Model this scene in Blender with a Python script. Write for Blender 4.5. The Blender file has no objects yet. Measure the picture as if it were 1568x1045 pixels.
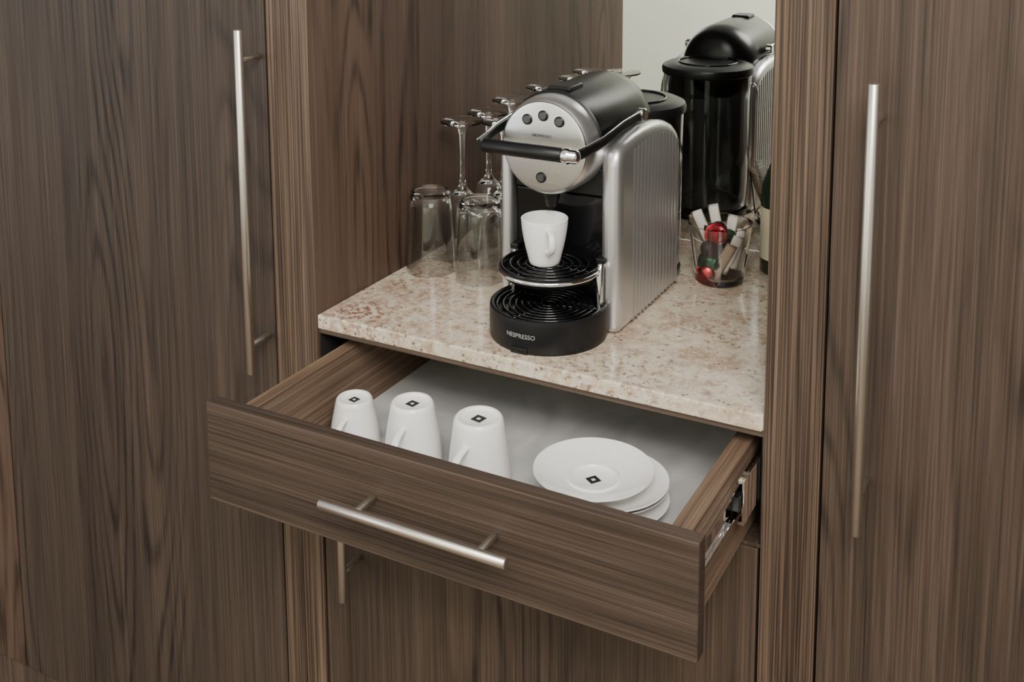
import bpy, bmesh, math, random
from mathutils import Vector, Matrix, Euler
random.seed(4)
D=bpy.data; COL=bpy.context.scene.collection

# ---------------------------------------------------------------- materials
def newmat(name):
    m=D.materials.new(name); m.use_nodes=True
    nt=m.node_tree; b=nt.nodes['Principled BSDF']
    return m,nt,b
def simple(name,col,rough=.5,metal=0,**kw):
    m,nt,b=newmat(name)
    b.inputs['Base Color'].default_value=(*col,1); b.inputs['Roughness'].default_value=rough; b.inputs['Metallic'].default_value=metal
    for k,v in kw.items(): b.inputs[k].default_value=v
    return m
def N(nt,t,**kw):
    n=nt.nodes.new(t)
    for k,v in kw.items(): setattr(n,k,v)
    return n
def math_(nt,op,a,b=None,c=None,clamp=False):
    n=N(nt,'ShaderNodeMath',operation=op); n.use_clamp=clamp
    for i,v in enumerate([a,b,c]):
        if v is None: continue
        if isinstance(v,(int,float)): n.inputs[i].default_value=v
        else: nt.links.new(v,n.inputs[i])
    return n.outputs[0]
def ramp(nt,fac,stops):
    n=N(nt,'ShaderNodeValToRGB'); cr=n.color_ramp
    while len(cr.elements)<len(stops): cr.elements.new(.5)
    for e,(p,c) in zip(cr.elements,stops):
        e.position=p; e.color=(*c,1) if len(c)==3 else c
    nt.links.new(fac,n.inputs[0]); return n.outputs[0]
def noise(nt,vec,scale,detail=2,rough=.5,dist=0):
    n=N(nt,'ShaderNodeTexNoise'); n.inputs['Scale'].default_value=scale; n.inputs['Detail'].default_value=detail
    n.inputs['Roughness'].default_value=rough; n.inputs['Distortion'].default_value=dist
    nt.links.new(vec,n.inputs['Vector']); return n.outputs['Fac']
def mapping(nt,vec,scale=(1,1,1),loc=(0,0,0)):
    n=N(nt,'ShaderNodeMapping'); n.inputs['Scale'].default_value=scale; n.inputs['Location'].default_value=loc
    nt.links.new(vec,n.inputs['Vector']); return n.outputs[0]
def wood(name,axis='Z',off=(0,0,0),dark=(.03,.021,.017),mid=(.088,.062,.048),light=(.19,.137,.104),fig=.75,line=1.,rough=.5,stripe=0.,rings=120):
    m,nt,b=newmat(name)
    tc=N(nt,'ShaderNodeTexCoord').outputs['Object']
    k={'X':0,'Y':1,'Z':2}[axis]
    def sc(f):
        s=[1,1,1]; s[k]=f; return tuple(s)
    def cen(x,a): return math_(nt,'MULTIPLY',math_(nt,'SUBTRACT',x,.5),a)
    n1=noise(nt,mapping(nt,tc,sc(.12),off),8.0,0.5,.4,.10)
    wob=noise(nt,mapping(nt,tc,sc(.2),off),60,2,.5)
    ph=math_(nt,'ADD',math_(nt,'MULTIPLY',n1,rings),math_(nt,'MULTIPLY',wob,1.8))
    f1=math_(nt,'MULTIPLY_ADD',math_(nt,'SINE',ph),.5,.5)
    f1=math_(nt,'POWER',f1,3.5)
    gate=noise(nt,mapping(nt,tc,sc(.10),(off[0]+9,off[1],off[2])),5.5,1)
    gate=math_(nt,'MULTIPLY',math_(nt,'SUBTRACT',gate,.45),6,clamp=True)
    brk=noise(nt,mapping(nt,tc,sc(.05),off),130,2,.6)
    brk=math_(nt,'MULTIPLY',math_(nt,'SUBTRACT',brk,.26),2.8,clamp=True)
    f1=math_(nt,'MULTIPLY',math_(nt,'MULTIPLY',f1,brk),math_(nt,'MULTIPLY_ADD',gate,.90,.10))
    fib=noise(nt,mapping(nt,tc,sc(.008),off),400,3,.7)
    band=noise(nt,mapping(nt,tc,sc(.010),off),95,3,.65)
    wide=noise(nt,mapping(nt,tc,sc(.02),off),15,2,.5)
    big=noise(nt,mapping(nt,tc,sc(.10),off),3.5,1)
    s=math_(nt,'ADD',cen(fib,1.2*line),cen(band,.60*line))
    s=math_(nt,'ADD',s,cen(wide,.5)); s=math_(nt,'ADD',s,cen(big,.6))
    s=math_(nt,'SUBTRACT',s,math_(nt,'MULTIPLY',f1,.58*fig))
    if stripe:
        st=noise(nt,mapping(nt,tc,sc(.006),off),150,0,.5)
        st=math_(nt,'MULTIPLY_ADD',math_(nt,'SINE',math_(nt,'MULTIPLY',st,26)),.5,0)
        s=math_(nt,'ADD',s,math_(nt,'MULTIPLY',st,stripe))
    s=math_(nt,'ADD',s,.5+.05*fig)
    colr=ramp(nt,s,[(.12,dark),(.5,mid),(.95,light)])
    nt.links.new(colr,b.inputs['Base Color'])
    b.inputs['Roughness'].default_value=rough
    b.inputs['Specular IOR Level'].default_value=.30
    bp=N(nt,'ShaderNodeBump'); bp.inputs['Strength'].default_value=.10; bp.inputs['Distance'].default_value=.0006
    nt.links.new(s,bp.inputs['Height']); nt.links.new(bp.outputs[0],b.inputs['Normal'])
    return m
W_door_l=wood('walnut_left_door',off=(0,0,0),dark=(.013,.009,.0072),mid=(.043,.030,.0235),light=(.095,.067,.050),fig=.85)
W_strip=wood('walnut_strip',off=(.3,2,0),fig=0,line=1.0,stripe=.36,dark=(.018,.011,.008),mid=(.070,.046,.033),light=(.18,.122,.085))
W_in=wood('walnut_niche',off=(3,1,.4),dark=(.026,.016,.011),mid=(.080,.050,.036),light=(.155,.102,.074),line=.75,fig=.8,rings=95)
W_door_r=wood('walnut_right_door',off=(7.3,0,1.1),dark=(.016,.011,.0085),mid=(.055,.037,.0285),light=(.120,.084,.063),fig=.8)
W_low=wood('walnut_lower_door',off=(2.1,0,5.1),dark=(.020,.013,.010),mid=(.058,.040,.030),light=(.120,.084,.062),fig=.8)
W_front=wood('walnut_drawer_front','X',off=(1.3,0,4.1),dark=(.017,.0115,.0085),mid=(.055,.038,.029),light=(.115,.081,.060),fig=.9)
W_box=wood('walnut_drawer_side','Y',off=(1.3,0,6.1),fig=.2,dark=(.05,.03,.02),mid=(.15,.098,.066),light=(.29,.20,.14))
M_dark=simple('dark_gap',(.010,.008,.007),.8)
def brushed(name,col,rough,axis='Z'):
    m,nt,b=newmat(name)
    tc=N(nt,'ShaderNodeTexCoord').outputs['Object']
    s=[1,1,1]; s['XYZ'.index(axis)]=.02
    n=noise(nt,mapping(nt,tc,tuple(s)),900,2)
    r=math_(nt,'MULTIPLY_ADD',n,.18,rough-.09)
    nt.links.new(r,b.inputs['Roughness'])
    b.inputs['Base Color'].default_value=(*col,1); b.inputs['Metallic'].default_value=1
    return m
M_steel=brushed('brushed_nickel_v',(.66,.61,.55),.34)
M_steelx=brushed('brushed_nickel_h',(.66,.61,.55),.34,'X')
M_silver=simple('satin_silver',(.68,.68,.69),.33,.9)
M_rib=simple('satin_silver_ribbed',(.56,.56,.57),.40,.88)
M_face=brushed('brushed_face',(.70,.70,.70),.36,'X')
M_chrome=simple('chrome',(.88,.88,.88),.05,1)
M_black=simple('black_plastic',(.006,.006,.007),.38,**{'Specular IOR Level':.35})
M_hood=simple('black_satin_hood',(.006,.006,.007),.32,**{'Specular IOR Level':.30})
M_blackg=simple('black_gloss',(.004,.004,.005),.14)
M_btn=simple('button_grey',(.06,.06,.065),.35)
M_cradle=simple('tank_cradle_grey',(.16,.16,.16),.3,.6)
M_porc=simple('white_porcelain',(.86,.85,.83),.10)
M_mark=simple('cup_mark',(.015,.015,.015),.4)
M_text=simple('lettering',(.28,.28,.28),.4)
def liner():
    m,nt,b=newmat('drawer_liner')
    tc=N(nt,'ShaderNodeTexCoord').outputs['Object']
    n=noise(nt,mapping(nt,tc,(1,.5,1)),12,1.5,.5,1.0)
    c=ramp(nt,n,[(.35,(.42,.42,.415)),(.65,(.54,.54,.53))])
    nt.links.new(c,b.inputs['Base Color']); b.inputs['Roughness'].default_value=.22
    bp=N(nt,'ShaderNodeBump'); bp.inputs['Strength'].default_value=.8; bp.inputs['Distance'].default_value=.008
    nt.links.new(n,bp.inputs['Height']); nt.links.new(bp.outputs[0],b.inputs['Normal'])
    return m
M_liner=liner()
def granite():
    m,nt,b=newmat('granite')
    tc=N(nt,'ShaderNodeTexCoord').outputs['Object']
    base=noise(nt,tc,52,5,.68,.4)
    c=ramp(nt,base,[(.30,(.27,.19,.13)),(.42,(.49,.39,.29)),(.55,(.62,.53,.42)),(.68,(.51,.465,.40))])
    def over(c,fac,col):
        mx=N(nt,'ShaderNodeMix',data_type='RGBA'); nt.links.new(fac,mx.inputs['Factor'])
        nt.links.new(c,mx.inputs['A']); mx.inputs['B'].default_value=(*col,1); return mx.outputs['Result']
    tan=noise(nt,mapping(nt,tc,(1,1,1),(5,2,1)),11,5,.68)
    c=over(c,ramp(nt,tan,[(.50,(0,0,0)),(.64,(.65,.65,.65))]),(.33,.21,.135))
    big=noise(nt,mapping(nt,tc,(1,1,1),(3.1,.2,0)),7,1.5,.5,.4)
    mask=ramp(nt,big,[(.50,(.05,.05,.05)),(.62,(.85,.85,.85))])
    fine=noise(nt,mapping(nt,tc,(1,1,1),(1.1,4.2,0)),100,4,.66)
    g=ramp(nt,fine,[(.53,(0,0,0)),(.60,(.8,.8,.8))])
    c=over(c,math_(nt,'MULTIPLY',mask,g),(.18,.085,.055))
    fine2=noise(nt,mapping(nt,tc,(1,1,1),(7.1,1.2,3)),150,3,.6)
    c=over(c,ramp(nt,fine2,[(.63,(0,0,0)),(.69,(.6,.6,.6))]),(.16,.10,.07))
    cn=N(nt,'ShaderNodeVectorMath',operation='DISTANCE'); nt.links.new(tc,cn.inputs[0]); cn.inputs[1].default_value=(.045,.035,0)
    near=math_(nt,'SUBTRACT',1,math_(nt,'MULTIPLY',cn.outputs['Value'],14),clamp=True)
    g2=ramp(nt,fine,[(.47,(0,0,0)),(.53,(1,1,1))])
    c=over(c,math_(nt,'MULTIPLY',near,g2),(.18,.05,.03))
    vo=N(nt,'ShaderNodeTexVoronoi'); vo.inputs['Scale'].default_value=100
    nt.links.new(tc,vo.inputs['Vector'])
    sp=math_(nt,'LESS_THAN',vo.outputs['Distance'],.22)
    gate=math_(nt,'GREATER_THAN',noise(nt,mapping(nt,tc,(1,1,1),(9,9,9)),45,2),.53)
    c=over(c,math_(nt,'MULTIPLY',math_(nt,'MULTIPLY',sp,gate),.75),(.09,.065,.052))
    wn=noise(nt,mapping(nt,tc,(1,1,1),(2,9,4)),170,2,.5)
    c=over(c,ramp(nt,wn,[(.58,(0,0,0)),(.66,(.6,.6,.6))]),(.76,.70,.60))
    nt.links.new(c,b.inputs['Base Color']); b.inputs['Roughness'].default_value=.12
    return m
M_granite=granite()
M_mirror=simple('mirror_glass',(.88,.90,.89),.0,1)
def glass(name,col=(1,1,1),rough=0,ior=1.45):
    return simple(name,col,rough,0,**{'Transmission Weight':1.0,'IOR':ior})
M_glass=glass('clear_glass',(1,1,1),0,1.47)
M_smoke=glass('smoked_plastic',(.82,.83,.85),0,1.4)
M_bottle=simple('bottle_glass',(.012,.03,.014),.08)
M_label=simple('label_paper',(.62,.56,.42),.6)
M_foil=simple('bottle_foil',(.02,.05,.03),.3,.6)
M_red=simple('capsule_red',(.34,.008,.018),.22,.6)
M_green=simple('capsule_green',(.010,.07,.03),.22,.6)
M_dk=simple('capsule_dark',(.030,.022,.025),.22,.6)
M_sachet=simple('sachet_paper',(.78,.73,.66),.6)
M_sachet2=simple('sachet_brown',(.46,.34,.25),.6)
M_wall=simple('painted_wall',(.80,.83,.67),.7)
M_floor=wood('oak_floor','Y',off=(4,4,4),dark=(.06,.04,.03),mid=(.14,.1,.07),light=(.2,.15,.11))

# ---------------------------------------------------------------- helpers
def root(name,loc=(0,0,0)):
    e=D.objects.new(name,None); e.location=loc; e.empty_display_size=.05; COL.objects.link(e); return e
def put(name,me,mat,parent=None,smooth=False,bevel=0,seg=2):
    o=D.objects.new(name,me); COL.objects.link(o)
    if mat: me.materials.append(mat)
    if smooth:
        for p in me.polygons: p.use_smooth=True
    if bevel:
        md=o.modifiers.new('bevel','BEVEL'); md.width=bevel; md.segments=seg; md.limit_method='ANGLE'; md.angle_limit=math.radians(40)
    if parent:
        o.parent=parent; o.matrix_parent_inverse=Matrix.Translation(-Vector(parent.location))
    return o
def from_bm(bm,name):
    bmesh.ops.recalc_face_normals(bm,faces=bm.faces)
    me=D.meshes.new(name); bm.to_mesh(me); bm.free(); return me
def bx(bm,x0,x1,y0,y1,z0,z1):
    vs=[bm.verts.new(p) for p in [(x0,y0,z0),(x1,y0,z0),(x1,y1,z0),(x0,y1,z0),(x0,y0,z1),(x1,y0,z1),(x1,y1,z1),(x0,y1,z1)]]
    for f in [(0,3,2,1),(4,5,6,7),(0,1,5,4),(1,2,6,5),(2,3,7,6),(3,0,4,7)]: bm.faces.new([vs[i] for i in f])
def box(name,x0,x1,y0,y1,z0,z1,mat,parent=None,bevel=.0008,seg=2):
    bm=bmesh.new(); bx(bm,x0,x1,y0,y1,z0,z1); return put(name,from_bm(bm,name),mat,parent,False,bevel,seg)
def boxes(name,L,mat,parent=None,bevel=0):
    bm=bmesh.new()
    for b in L: bx(bm,*b)
    return put(name,from_bm(bm,name),mat,parent,False,bevel)
def lathe_me(name,prof,c=(0,0,0),seg=64,rot=None):
    bm=bmesh.new(); rings=[]
    for r,z in prof:
        if r<1e-6: rings.append([bm.verts.new((0,0,z))])
        else: rings.append([bm.verts.new((r*math.cos(2*math.pi*i/seg),r*math.sin(2*math.pi*i/seg),z)) for i in range(seg)])
    for a,b in zip(rings,rings[1:]):
        for i in range(seg):
            j=(i+1)%seg
            if len(a)==1 and len(b)==1: continue
            if len(a)==1: bm.faces.new([a[0],b[i],b[j]])
            elif len(b)==1: bm.faces.new([a[i],a[j],b[0]])
            else: bm.faces.new([a[i],a[j],b[j],b[i]])
    M=Matrix.Translation(c)@(rot.to_4x4() if rot else Matrix.Identity(4))
    bmesh.ops.transform(bm,matrix=M,verts=bm.verts)
    return from_bm(bm,name)
def sharp(o,ang=35):
    me=o.data
    bm=bmesh.new(); bm.from_mesh(me)
    for e in bm.edges:
        if len(e.link_faces)==2 and e.calc_face_angle(0)>math.radians(ang): e.smooth=False
    for f in bm.faces: f.smooth=True
    bm.to_mesh(me); bm.free(); return o
def lathe(name,prof,c,mat,parent=None,seg=64,rot=None):
    return sharp(put(name,lathe_me(name,prof,c,seg,rot),mat,parent,True))
def tube_bm(bm,pts,r,seg=14,caps=True,scale=None):
    pts=[Vector(p) for p in pts]; rings=[]
    up=Vector((0,0,1)); prev=None
    for i,p in enumerate(pts):
        t=(pts[min(i+1,len(pts)-1)]-pts[max(i-1,0)]).normalized()
        if prev is None:
            a=up if abs(t.dot(up))<.95 else Vector((1,0,0)); n=(a-t*a.dot(t)).normalized()
        else: n=(prev-t*prev.dot(t)).normalized()
        prev=n; b=t.cross(n)
        s=scale or (1,1)
        rr=r[i] if isinstance(r,(list,tuple)) else r
        rings.append([bm.verts.new(p+rr*(n*math.cos(2*math.pi*k/seg)*s[0]+b*math.sin(2*math.pi*k/seg)*s[1])) for k in range(seg)])
    for a,b in zip(rings,rings[1:]):
        for k in range(seg):
            j=(k+1)%seg; bm.faces.new([a[k],a[j],b[j],b[k]])
    if caps: bm.faces.new(rings[0][::-1]); bm.faces.new(rings[-1])
def tube(name,pts,r,mat,parent=None,seg=16,scale=None):
    bm=bmesh.new(); tube_bm(bm,pts,r,seg,True,scale); return sharp(put(name,from_bm(bm,name),mat,parent,True),50)
def rod(name,p0,p1,r,mat,parent=None,ch=.0008,seg=24):
    p0=Vector(p0);p1=Vector(p1);d=(p1-p0).normalized()
    return tube(name,[p0,p0+d*ch,p1-d*ch,p1],[r-ch,r,r,r-ch],mat,parent,seg)
def torus_bm(bm,c,R,r,seg=64,rs=10):
    rings=[]
    for i in range(seg):
        a=2*math.pi*i/seg
        rings.append([bm.verts.new((c[0]+(R+r*math.cos(t))*math.cos(a),c[1]+(R+r*math.cos(t))*math.sin(a),c[2]+r*math.sin(t))) for t in [2*math.pi*k/rs for k in range(rs)]])
    for i in range(seg):
        a=rings[i]; b=rings[(i+1)%seg]
        for k in range(rs):
            j=(k+1)%rs; bm.faces.new([a[k],b[k],b[j],a[j]])
def extr(name,poly,axis,a,b,mat,parent=None,bevel=0,seg=3):
    bm=bmesh.new()
    def mk(p,v):
        if axis=='X': return (v,p[0],p[1])
        if axis=='Y': return (p[0],v,p[1])
        return (p[0],p[1],v)
    A=[bm.verts.new(mk(p,a)) for p in poly]; B=[bm.verts.new(mk(p,b)) for p in poly]
    bm.faces.new(A); bm.faces.new(B[::-1])
    n=len(poly)
    for i in range(n):
        j=(i+1)%n; bm.faces.new([A[i],B[i],B[j],A[j]])
    o=put(name,from_bm(bm,name),mat,parent,False,bevel,seg)
    if bevel: o.modifiers['bevel'].angle_limit=math.radians(55)
    return sharp(o,30)

# ---------------------------------------------------------------- cabinetry
TOP=1.5; BOT=-.735; FL=-.85; DEP=.511; XL=-.632
r=root('tall_cabinet_door',(-.335,0,.4))
box('panel',XL+.0015,-.0715,0,.02,BOT,TOP,W_door_l,r,.001)
box('hinge_side',XL,-.0695,.0205,.04,BOT,TOP,M_dark,r,0)
def vhandle(r,x,z0,z1,y=-.04,rad=.0058,posts=(.04,.04)):
    rod('handle_bar',(x,y,z0),(x,y,z1),rad,M_steel,r)
    for z in (z0+posts[0],z1-posts[1]):
        rod('handle_post',(x,0,z),(x,y,z),.004,M_steel,r,.0003)
vhandle(r,-.081,-.0834,.380)
r=root('tall_cabinet_door',(-.9,0,.4))
box('panel',-1.3,XL-.0015,0,.02,BOT,TOP,W_in,r,.001)
r=root('tall_cabinet_door',(1.0,0,.4))
box('panel',.664,1.3,0,.02,BOT,TOP,W_door_r,r,.001)
box('hinge_side',.6615,1.3,.0205,.04,BOT,TOP,M_dark,r,0)
vhandle(r,.7081,-.0834,.380)
box('cabinet_side_panel',-.068,0,.0,.53,BOT,TOP,W_in,None,.0008)
box('cabinet_side_panel',.6,.6611,.0,.53,BOT,TOP,W_strip,None,.0008)
box('cabinet_edge_strip',-.068,-.0004,-.0012,-.0001,BOT,TOP,W_strip,None,.0003)
box('mirror',0,.6,DEP,DEP+.006,0,TOP,M_mirror,None,0)
box('cabinet_top_panel',0,.6,.02,DEP-.001,TOP-.03,TOP,W_in)
box('cabinet_plinth',-1.3,1.3,.004,.024,FL,BOT-.003,W_low)
r=root('granite_countertop',(.3,.25,-.01))
box('slab',.0003,.5997,0,DEP-.0005,-.0195,0,M_granite,r,.0022,3)
box('underside_board',.0003,.5997,.003,DEP-.0005,-.026,-.0197,W_front,r,.0003)
r=root('lower_cabinet_door',(.3,0,-.43))
box('panel',.003,.597,0,.02,BOT,-.156,W_low,r,.001)
vhandle(r,.061,-.367,-.153)
box('cabinet_rail',.001,.599,.003,.5,-.1555,-.1515,W_low,None,.0003)
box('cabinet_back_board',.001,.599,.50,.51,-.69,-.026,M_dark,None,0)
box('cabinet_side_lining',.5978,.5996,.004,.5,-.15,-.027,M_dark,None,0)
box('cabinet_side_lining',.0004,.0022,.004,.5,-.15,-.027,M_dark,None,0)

# drawer
DY=-.208
r=root('cabinet_drawer',(.3,-.1,-.09))
box('front_panel',.001,.601,DY,DY+.018,-.151,-.030,W_front,r,.0010)
yb=.24; zs=-.042
box('side_left',.028,.046,DY+.018,yb,-.146,zs,W_box,r,.0006)
box('side_right',.561,.582,DY+.018,yb,-.146,zs,W_box,r,.0006)
box('back',.046,.561,yb-.015,yb,-.146,zs,W_box,r,.0006)
box('bottom',.046,.561,DY+.018,yb-.015,-.142,-.134,M_liner,r,0)
boxes('runner_right',[(.5825,.5860,DY+.022,.15,-.090,-.058),(.586,.5895,DY+.022,.15,-.090,-.087),(.586,.5895,DY+.022,.15,-.061,-.058)],M_chrome,r,.0004)
boxes('runner_left',[(.0165,.0275,DY+.03,.15,-.082,-.058)],M_steel,r,.0004)
boxes('runner_right_outer',[(.5945,.597,-.055,.2,-.098,-.048),(.590,.5945,-.055,.2,-.098,-.094),(.590,.5945,-.055,.2,-.052,-.048)],M_chrome,r,.0004)
boxes('runner_clip',[(.588,.5955,-.050,-.004,-.088,-.079),(.588,.5955,-.040,.004,-.072,-.060),(.586,.594,-.062,-.046,-.080,-.064)],M_black,r,.0006)
rod('handle_bar',(.193,DY-.037,-.084),(.419,DY-.037,-.084),.0058,M_steelx,r)
for x in (.237,.386): rod('handle_post',(x,DY,-.084),(x,DY-.037,-.084),.004,M_steelx,r,.0003)

# ---------------------------------------------------------------- porcelain
def mark(parent,c,s,ang=.5):
    bm=bmesh.new()
    o=[];i=[]
    for k in range(4):
        a=ang+math.pi/2*k
        o.append(bm.verts.new((c[0]+s*math.cos(a),c[1]+s*math.sin(a),c[2])))
        i.append(bm.verts.new((c[0]+s*.32*math.cos(a),c[1]+s*.32*math.sin(a),c[2])))
    for k in range(4): bm.faces.new([o[k],o[(k+1)%4],i[(k+1)%4],i[k]])
    return put('printed_mark',from_bm(bm,'printed_mark'),M_mark,parent)
def cup(name,loc,h,rt,rb,hdir,inverted=False):
    r=root(name,loc)
    t=.0028
    rad=lambda u: rb+(rt-rb)*(1-(1-u)**1.6)
    prof=[(0,.0036),(rb*.68,.0036),(rb*.73,.0030),(rb*.77,.0004),(rb*.81,0),(rb*.88,0),(rb*.95,.0016),(rb,.006)]
    for i in range(1,9):
        u=i/8; prof.append((rad(u),.007+(h-.007)*u))
    prof+= [(rt-t*.4,h+.0008),(rt-t,h)]
    for i in range(7,0,-1):
        u=i/8; prof.append((rad(u)-t,.007+(h-.007)*u))
    prof+=[(rb-t*1.6,.0075),(rb*.5,.006),(0,.006)]
    def fz(z): return h-z if inverted else z
    lathe('cup_body',[(a,fz(z)) for a,z in prof],loc,M_porc,r,72)
    hd=Vector((math.cos(hdir),math.sin(hdir),0))
    rm=lambda z: rad(max(0,(z-.007)/(h-.007)))-.0015
    z1=h*(.80 if inverted else .86); z0=h*(.27 if inverted else .36); out=h*.36
    def P(q,z): return Vector(loc)+hd*q+Vector((0,0,fz(z)))
    pts=[P(rm(z1)-.001,z1),P(rm(z1)+out*.55,z1+.0005),P(rm(z1)+out*.9,z1-h*.05),P(rm(z1)+out,z1-h*.16),P(rm(z1)+out*.95,z1-h*.30),P(rm(z0)+out*.80,z0+h*.05),P(rm(z0)-.001,z0)]
    for _ in range(2):
        q=[pts[0]]
        for a,b in zip(pts,pts[1:]): q+= [a*.75+b*.25,a*.25+b*.75]
        q.append(pts[-1]); pts=q
    tube('cup_handle',pts,.0036 if h>.07 else .0030,M_porc,r,14,(.75,1.35))
    if inverted: mark(r,(loc[0],loc[1],loc[2]+h-.0033),rb*.34,.6)
    return r
ZL=-.134
cup('coffee_cup',(.095,-.050,ZL),.0625,.032,.0235,math.radians(-80),True)
cup('coffee_cup',(.184,-.053,ZL),.079,.036,.0268,math.radians(-80),True)
cup('coffee_cup',(.282,-.062,ZL),.087,.0375,.0295,math.radians(-88),True)
def saucer(parent,c,R):
    prof=[(0,.0036),(R*.33,.0036),(R*.36,.0048),(R*.39,.0074),(R*.42,.0078),(R*.46,.0062),(R*.6,.0080),(R*.8,.0120),(R*.92,.0158),(R*.985,.0180),(R,.0184),(R*1.006,.0174),(R*.98,.0155),(R*.8,.0095),(R*.5,.003),(R*.44,0),(R*.40,0),(R*.38,.002),(0,.002)]
    return lathe('saucer',prof,c,M_porc,parent,96)
r=root('saucer_stack',(.425,-.045,ZL))
saucer(r,(.437,-.038,ZL),.0675)
saucer(r,(.433,-.028,ZL+.0110),.0675)
saucer(r,(.437,-.040,ZL+.0222),.0675)
saucer(r,(.4215,-.047,ZL+.0335),.0675)
mark(r,(.4215,-.047,ZL+.0335+.0039),.0095,.2)

# ---------------------------------------------------------------- glasses
def wine(loc,h=.21):
    d=h-.21
    o=[(.0235,.0),(.0255,.02),(.0275,.045),(.027,.065),(.0235,.083),(.016,.098),(.008,.106),(.0048,.114),(.0038,.13),(.0036,.16+d),(.0042,.188+d),(.007,.199+d),(.014,.2045+d),(.030,.2068+d),(.0322,.2082+d),(.0315,.21+d),(0,.21+d)]
    i=[(.0,.1010),(.007,.0995),(.0145,.0953),(.0222,.0823),(.0259,.065),(.0264,.045),(.0244,.02),(.0224,0)]
    return lathe('wine_glass',i+o,loc,M_glass,None,56)
for p in [(.056,.282),(.061,.352),(.048,.452),(.113,.306)]: wine((p[0],p[1],.0003))
wine((.165,.39,.0003),.235)
def tumbler(name,loc,h,rt,rb,inv,thick=.0013,base=.008,parent=None):
    o=[(0,0),(rb-.003,0),(rb,.003)]+[(rb+(rt-rb)*u,.003+(h-.003)*u) for u in (.25,.5,.75,1)]
    i=[(rt-thick,h)]+[(rb+(rt-rb)*u-thick,.003+(h-.003)*u) for u in (.75,.5,.25,.12)]+[(rb*.8,base),(0,base*.8)]
    pr=o+i
    if inv: pr=[(a,h-z) for a,z in pr]
    return lathe(name,pr,loc,M_glass,parent,64)
tumbler('drinking_glass',(.0425,.214,.0003),.120,.0365,.029,True)
tumbler('drinking_glass',(.124,.216,.0003),.117,.0365,.029,True)

gc=Vector((.430,.364,.0003))
r=root('glass_of_capsules',gc)
tumbler('glass',gc,.086,.0455,.034,False,.0022,.008,r)
def capsule(c,rot,mat,s=.0135):
    prof=[(0,0),(s*1.22,0),(s*1.22,.0012),(s*1.03,.0016),(s*.98,.008),(s*.78,.019),(s*.5,.023),(0,.024)]
    lathe('capsule',prof,c,mat,r,32,rot)
caps=[((-.014,-.010,.012),(1.2,.3,.2),M_red),((.010,-.008,.014),(1.9,.2,2.2),M_dk),((.0,.012,.014),(.5,1.,0),M_green),((-.014,-.012,.032),(1.5,.2,1.0),M_green),((-.014,.008,.040),(.4,.4,0),M_dk),((-.004,-.014,.048),(1.1,.2,-.4),M_dk),((-.002,-.012,.070),(1.3,.4,.4),M_red),((.006,.012,.050),(.3,.9,2.),M_green),((-.012,.000,.066),(.8,.3,1.3),M_dk)]
for c,e,m in caps: capsule(gc+Vector(c),Euler(e).to_matrix(),m)
def sachet(c,e,mat,w=.016,l=.060):
    bm=bmesh.new(); nx,nz=6,10; g=[]
    for s in (1,-1):
        g.append([[bm.verts.new((w*(i/nx-.5),s*.0022*math.sin(math.pi*i/nx)*min(1,min(j,nz-j)/1.5),l*(j/nz-.5))) for i in range(nx+1)] for j in range(nz+1)])
    for gg in g:
        for j in range(nz):
            for i in range(nx): bm.faces.new([gg[j][i],gg[j][i+1],gg[j+1][i+1],gg[j+1][i]])
    bmesh.ops.remove_doubles(bm,verts=bm.verts,dist=1e-6)
    bmesh.ops.transform(bm,matrix=Matrix.Translation(c)@Euler(e).to_matrix().to_4x4(),verts=bm.verts)
    put('sugar_sachet',from_bm(bm,'sugar_sachet'),mat,r,True)
for c,e,m in [((-.024,.000,.072),(.1,-.40,.3),M_sachet),((-.012,.020,.074),(-.25,-.25,.2),M_sachet),((-.030,.012,.064),(-.1,-.5,.5),M_sachet2),((.006,.024,.060),(-.3,.1,0),M_sachet),((.026,.012,.054),(-.1,.45,.1),M_sachet2),((.020,-.012,.044),(.1,.35,.6),M_sachet),((.010,-.019,.034),(.12,.45,.5),M_sachet2),((.026,-.002,.050),(0,.25,.9),M_sachet)]:
    sachet(gc+Vector(c),e,m)

r=root('wine_bottle',(.497,.442,0))
bc=(.497,.442,.0002)
lathe('bottle_glass',[(0,.003),(.02,.002),(.028,0),(.0305,.004),(.0305,.115),(.029,.13),(.022,.15),(.0155,.168),(.013,.19),(.0125,.225),(.0145,.226),(.0145,.235),(.011,.236),(0,.236)],bc,M_bottle,r)
lathe('label',[(.0307,.022),(.0309,.022),(.0309,.098),(.0307,.098)],bc,M_label,r)
lathe('neck_foil',[(.0160,.168),(.0135,.19),(.0130,.225),(.015,.226),(.015,.2355),(.0112,.237),(0,.237)],bc,M_foil,r)

# ---------------------------------------------------------------- coffee machine
cx=.296
mc=root('coffee_machine',(cx,.2,0))
prof=[(.118,0),(.118,.216),(.1195,.226),(.124,.2345),(.132,.2405),(.145,.2445),(.17,.2485),(.2,.251),(.23,.251),(.26,.2485),(.285,.2435),(.305,.236),(.321,.225),(.331,.211),(.335,.195),(.335,0)]
extr('side_shell_right',prof,'X',.353,.3805,M_silver,mc,.012,7)
extr('side_shell_left',prof,'X',.2115,.228,M_silver,mc,.007,5)
def topz(y):
    for (a,za),(b,zb) in zip(prof[1:],prof[2:-1]):
        if a<=y<=b and b>a: return za+(zb-za)*(y-a)/(b-a)
    return .2
bm=bmesh.new()
y=.166
while y<.325:
    zt=topz(y)-.012
    pts=[(.3761,y,.006),(.3761,y,.012),(.3761,y,zt-.006),(.3738,y,zt+.001),(.370,y,zt+.006)]
    tube_bm(bm,pts,.0056,16)
    y+=.0118
put('side_ribs',from_bm(bm,'side_ribs'),M_rib,mc,True)
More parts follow.
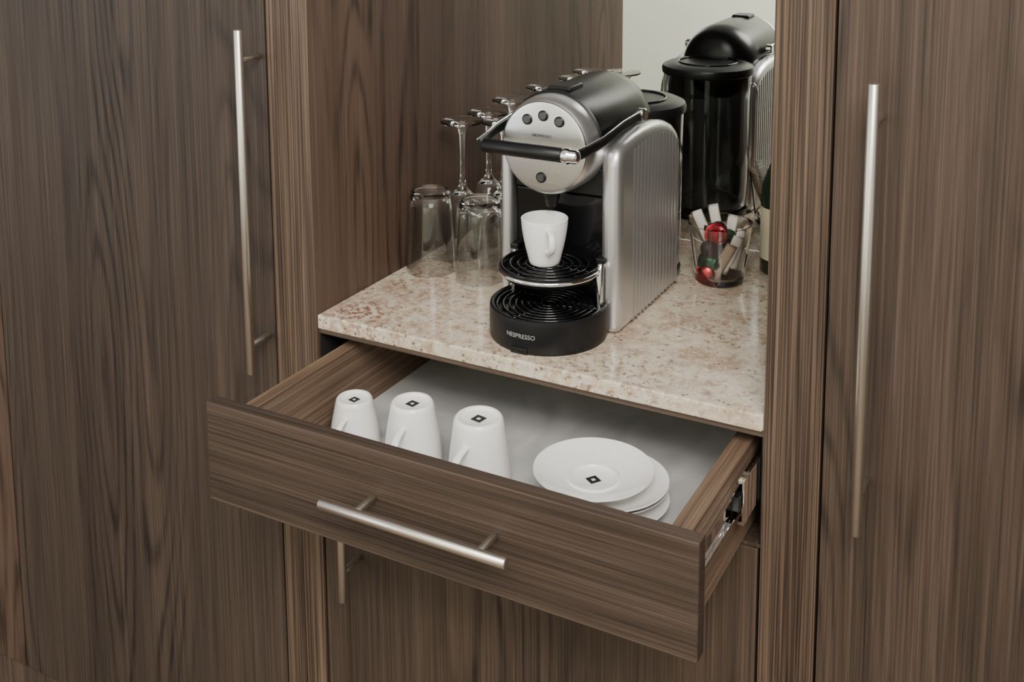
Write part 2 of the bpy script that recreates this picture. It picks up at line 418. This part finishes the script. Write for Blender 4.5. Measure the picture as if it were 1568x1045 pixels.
box('core_body',.227,.354,.146,.262,0,.245,M_black,mc,.002)
box('tank_cradle',.230,.351,.2622,.266,.012,.236,M_cradle,mc,.002)
box('front_console',.229,.353,.132,.148,.045,.172,M_blackg,mc,.002)
box('front_console_upper',.229,.353,.128,.148,.174,.21,M_black,mc,.002)
box('console_foot',.23,.362,.11,.15,0,.038,M_black,mc,.002)
ax=Matrix.Rotation(math.radians(90),3,'X')
HC=.243; fy=.077
def barrel(name,prof2,mat,a0=0,a1=360,seg=72):
    bm=bmesh.new(); full=(a1-a0)==360; n=seg; rings=[]
    for rr,yy in prof2:
        if rr<1e-6: rings.append([bm.verts.new((cx,yy,HC))]); continue
        rings.append([bm.verts.new((cx+rr*math.cos(math.radians(a0+(a1-a0)*i/n)),yy,HC+rr*math.sin(math.radians(a0+(a1-a0)*i/n)))) for i in range(n if full else n+1)])
    for a,b in zip(rings,rings[1:]):
        for i in range(n):
            j=(i+1)%len(a) if len(a)>1 else 0; jb=(i+1)%len(b) if len(b)>1 else 0
            if len(a)==1: bm.faces.new([a[0],b[i],b[jb]])
            elif len(b)==1: bm.faces.new([a[i],a[j],b[0]])
            else: bm.faces.new([a[i],a[j],b[jb],b[i]])
    return sharp(put(name,from_bm(bm,name),mat,mc,True),40)
barrel('head_face',[(0,fy-.0005),(.052,fy),(.0565,fy+.0012),(.0575,fy+.003)],M_face)
barrel('head_hull',[(.0575,fy+.003),(.0600,fy+.006),(.0625,fy+.02),(.0632,fy+.05),(.0632,.20),(.060,.25),(0,.25)],M_silver)
barrel('hood',[(.0,.106),(.0632,.108),(.0655,.110),(.0665,.122),(.0665,.25),(.064,.272),(.056,.290),(.040,.302),(.02,.307),(0,.308)],M_hood,8,172)
barrel('hood_rear',[(.0645,.22),(.0645,.25),(.063,.272),(.055,.290),(.039,.302),(.02,.307),(0,.308)],M_hood,170,370)
extr('hood_tab',[(cx-.016,HC+.064),(cx+.018,HC+.064),(cx+.016,HC+.0695),(cx-.014,HC+.0695)],'Y',.118,.155,M_black,mc,.0015)
def button(x,z,rad=.0068):
    c=Vector((x,fy,z))
    lathe('button',[(0,.0022),(rad*.8,.0022),(rad,.0012),(rad,0),(rad*1.12,0),(rad*1.12,-.001)],c,M_black,mc,32,ax)
    lathe('button_cap',[(0,.0034),(rad*.6,.0034),(rad*.72,.0024),(rad*.72,.001)],c,M_btn,mc,32,ax)
for x,z in [(cx-.022,HC+.0335),(cx,HC+.040),(cx+.022,HC+.0345),(cx-.003,HC-.038)]: button(x,z)
def text_mesh(body,size,name):
    cu=D.curves.new(name,'FONT'); cu.body=body; cu.size=size; cu.align_x='CENTER'; cu.extrude=.0002; cu.resolution_u=3
    o=D.objects.new(name,cu); COL.objects.link(o)
    bpy.context.view_layer.update()
    dg=bpy.context.evaluated_depsgraph_get()
    me=D.meshes.new_from_object(o.evaluated_get(dg)); D.objects.remove(o); D.curves.remove(cu)
    return me
me=text_mesh('NESPRESSO',.0052,'face_lettering')
for v in me.vertices: v.co=Vector((cx+v.co.x-.002,fy-.0008-v.co.z,HC+.013+v.co.y))
me.materials.clear(); put('face_lettering',me,M_btn,mc)
LZ=.250
rod('lever_bar',(cx-.058,.030,LZ),(cx+.050,.030,LZ),.0088,M_black,mc,.002)
tube('lever_knob',[(cx+.050,.030,LZ),(cx+.052,.030,LZ),(cx+.0575,.030,LZ),(cx+.059,.030,LZ),(cx+.067,.030,LZ),(cx+.070,.030,LZ),(cx+.071,.030,LZ)],[.0088,.0098,.0098,.0085,.0085,.006,.002],M_chrome,mc,28)
for s,nm in ((1,'right'),(-1,'left')):
    xx=cx+s*.064; x2=cx+s*.0735
    pts=[(xx,.030,LZ),(xx+s*.004,.055,LZ+.001),(x2,.09,LZ+.005),(x2,.15,LZ+.012),(x2,.215,LZ+.014)]
    tube('lever_arm_'+nm,pts,[.0062,.0062,.006,.006,.007],M_black,mc,16,(1.15,.5))
    pts=[(p[0]+s*.0015,p[1],p[2]+.0063) for p in pts]
    tube('lever_trim_'+nm,pts,.0016,M_chrome,mc,10)
    lathe('lever_pivot_'+nm,[(0,.006),(.007,.006),(.009,.004),(.009,-.004)],(x2,.215,LZ+.014),M_chrome,mc,28,Matrix.Rotation(math.radians(90*s),3,'Y'))
lathe('coffee_spout',[(0,0),(.006,0),(.008,.004),(.012,.02),(.016,.03),(0,.03)],(cx,.10,.163),M_black,mc,32)
tc=(cx,.093); tz=.090
bm=bmesh.new()
for R in (.060,.049,.039,.029,.019): torus_bm(bm,(tc[0],tc[1],tz),R,.0022,64,8)
for k in range(8):
    a=math.pi*k/8
    d=Vector((math.cos(a),math.sin(a),0))*.060
    tube_bm(bm,[Vector((tc[0],tc[1],tz-.003))-d,Vector((tc[0],tc[1],tz-.003))+d],.0016,8)
put('cup_rest_grill',from_bm(bm,'cup_rest_grill'),M_blackg,mc,True)
bm=bmesh.new(); torus_bm(bm,(tc[0],tc[1],tz-.005),.0615,.0032,64,10)
put('cup_rest_rim',from_bm(bm,'cup_rest_rim'),M_chrome,mc,True)
lathe('cup_rest_dish',[(0,-.004),(.05,-.004),(.058,-.002),(.061,.003),(.061,.006),(.063,.006),(.063,-.001),(.059,-.0062),(0,-.009)],(tc[0],tc[1],tz-.006),M_black,mc)
for s in (1,-1):
    x=cx+s*.061
    tube('cup_rest_post',[(x,.112,.036),(x,.112,tz-.008),(x,.114,tz-.001),(x,.121,tz+.003),(x,.14,tz+.003)],.0048,M_chrome,mc,16)
    box('cup_rest_clip',x-.006,x+.006,.112,.142,tz+.003,tz+.010,M_black,mc,.0015)
dc=(cx,.092,0)
lathe('drip_tray',[(0,.001),(.070,.001),(.0735,0),(.0745,.003),(.075,.010),(.075,.036),(.0742,.041),(.072,.0425),(.069,.041),(.068,.034),(0,.034)],dc,M_black,mc,96)
bm=bmesh.new()
for k in range(8): torus_bm(bm,(dc[0],dc[1],.0375),.0085+k*.0082,.0019,64,8)
for k in range(3):
    a=math.pi*k/3+.2; d=Vector((math.cos(a),math.sin(a),0))*.067
    tube_bm(bm,[Vector((dc[0],dc[1],.036))-d,Vector((dc[0],dc[1],.036))+d],.0016,8)
put('drip_grill',from_bm(bm,'drip_grill'),M_blackg,mc,True)
me=text_mesh('NESPRESSO',.0078,'tray_lettering')
for v in me.vertices:
    a=-math.pi/2+(v.co.x)/.075-.02; R=.0753+v.co.z
    v.co=Vector((dc[0]+R*math.cos(a),dc[1]+R*math.sin(a),.020+v.co.y))
me.materials.clear(); put('tray_lettering',me,M_text,mc)
box('tray_catch',cx-.014,cx+.008,.0155,.03,.0003,.008,M_blackg,mc,.001)
tk=(.302,.346,0)
lathe('water_tank',[(0,.012),(.066,.012),(.070,.018),(.072,.06),(.073,.2),(.074,.242),(.0725,.242),(.0715,.2),(.0705,.06),(.0685,.02),(0,.016)],tk,M_smoke,mc,80)
lathe('tank_lid',[(0,.256),(.05,.257),(.066,.256),(.075,.252),(.077,.247),(.076,.240),(.073,.238),(0,.238)],tk,M_black,mc,80)
bm=bmesh.new(); torus_bm(bm,(tk[0],tk[1],.2575),.048,.0018,64,8); put('tank_lid_ring',from_bm(bm,'tank_lid_ring'),M_blackg,mc,True)
lathe('tank_base',[(0,0),(.070,0),(.0715,.004),(.0715,.012),(0,.012)],tk,M_black,mc,64)
lathe('tank_filter_tube',[(0,.016),(.012,.016),(.012,.2),(0,.2)],(.302,.375,0),M_btn,mc,24)
cup('espresso_cup',(cx-.004,.088,tz+.0024),.058,.0295,.0205,math.radians(-52),False)

# ---------------------------------------------------------------- room
box('floor',-2.6,3.4,-3.3,.6,FL-.02,FL,M_floor,None,0)
box('wall_rear',-2.6,3.4,-3.32,-3.3,FL,1.9,M_wall,None,0)

# ---------------------------------------------------------------- lights
def area(name,loc,target,size,energy,col=(1,1,1)):
    l=D.lights.new(name,'AREA'); l.shape='RECTANGLE'; l.size=size[0]; l.size_y=size[1]; l.energy=energy; l.color=col
    o=D.objects.new(name,l); COL.objects.link(o); o.location=loc
    o.rotation_euler=(Vector(target)-Vector(loc)).to_track_quat('-Z','Y').to_euler(); return o
area('ceiling_softbox',(1.35,-1.6,1.75),(.3,0,.0),(1.1,1.1),80,(1,.95,.88))
area('left_fill',(-1.9,-2.2,.7),(.2,0,0),(1.2,1.6),20,(.97,.98,1))  # added soft fill from the left; no actual window here
area('rear_wall_fill',(.3,-2.1,1.8),(.0,-3.3,.1),(1.6,.4),115,(1,.98,.92))  # added fill to brighten the wall reflected in the mirror, not a room fixture
w=D.worlds.new('world'); bpy.context.scene.world=w; w.use_nodes=True
w.node_tree.nodes['Background'].inputs[0].default_value=(1,.98,.95,1); w.node_tree.nodes['Background'].inputs[1].default_value=.64

# ---------------------------------------------------------------- camera
yaw,pi_,ro,f,px,py=.49039,-.14070,-.00384,1744.14,797.47,37.22
F=Vector((-math.sin(yaw)*math.cos(pi_),math.cos(yaw)*math.cos(pi_),math.sin(pi_)))
R0=F.cross(Vector((0,0,1))).normalized(); U0=R0.cross(F)
R=R0*math.cos(ro)+U0*math.sin(ro); U=R.cross(F)
cd=D.cameras.new('camera'); co=D.objects.new('camera',cd); COL.objects.link(co)
M=Matrix((R,U,-F)).transposed().to_4x4(); M.translation=Vector((.91331,-1.13678,.58883)); co.matrix_world=M
cd.sensor_width=36; cd.sensor_fit='HORIZONTAL'; cd.lens=f/1568*36
cd.shift_x=-(px-784)/1568; cd.shift_y=(py-522.67)/1568
cd.clip_start=.02
bpy.context.scene.camera=co
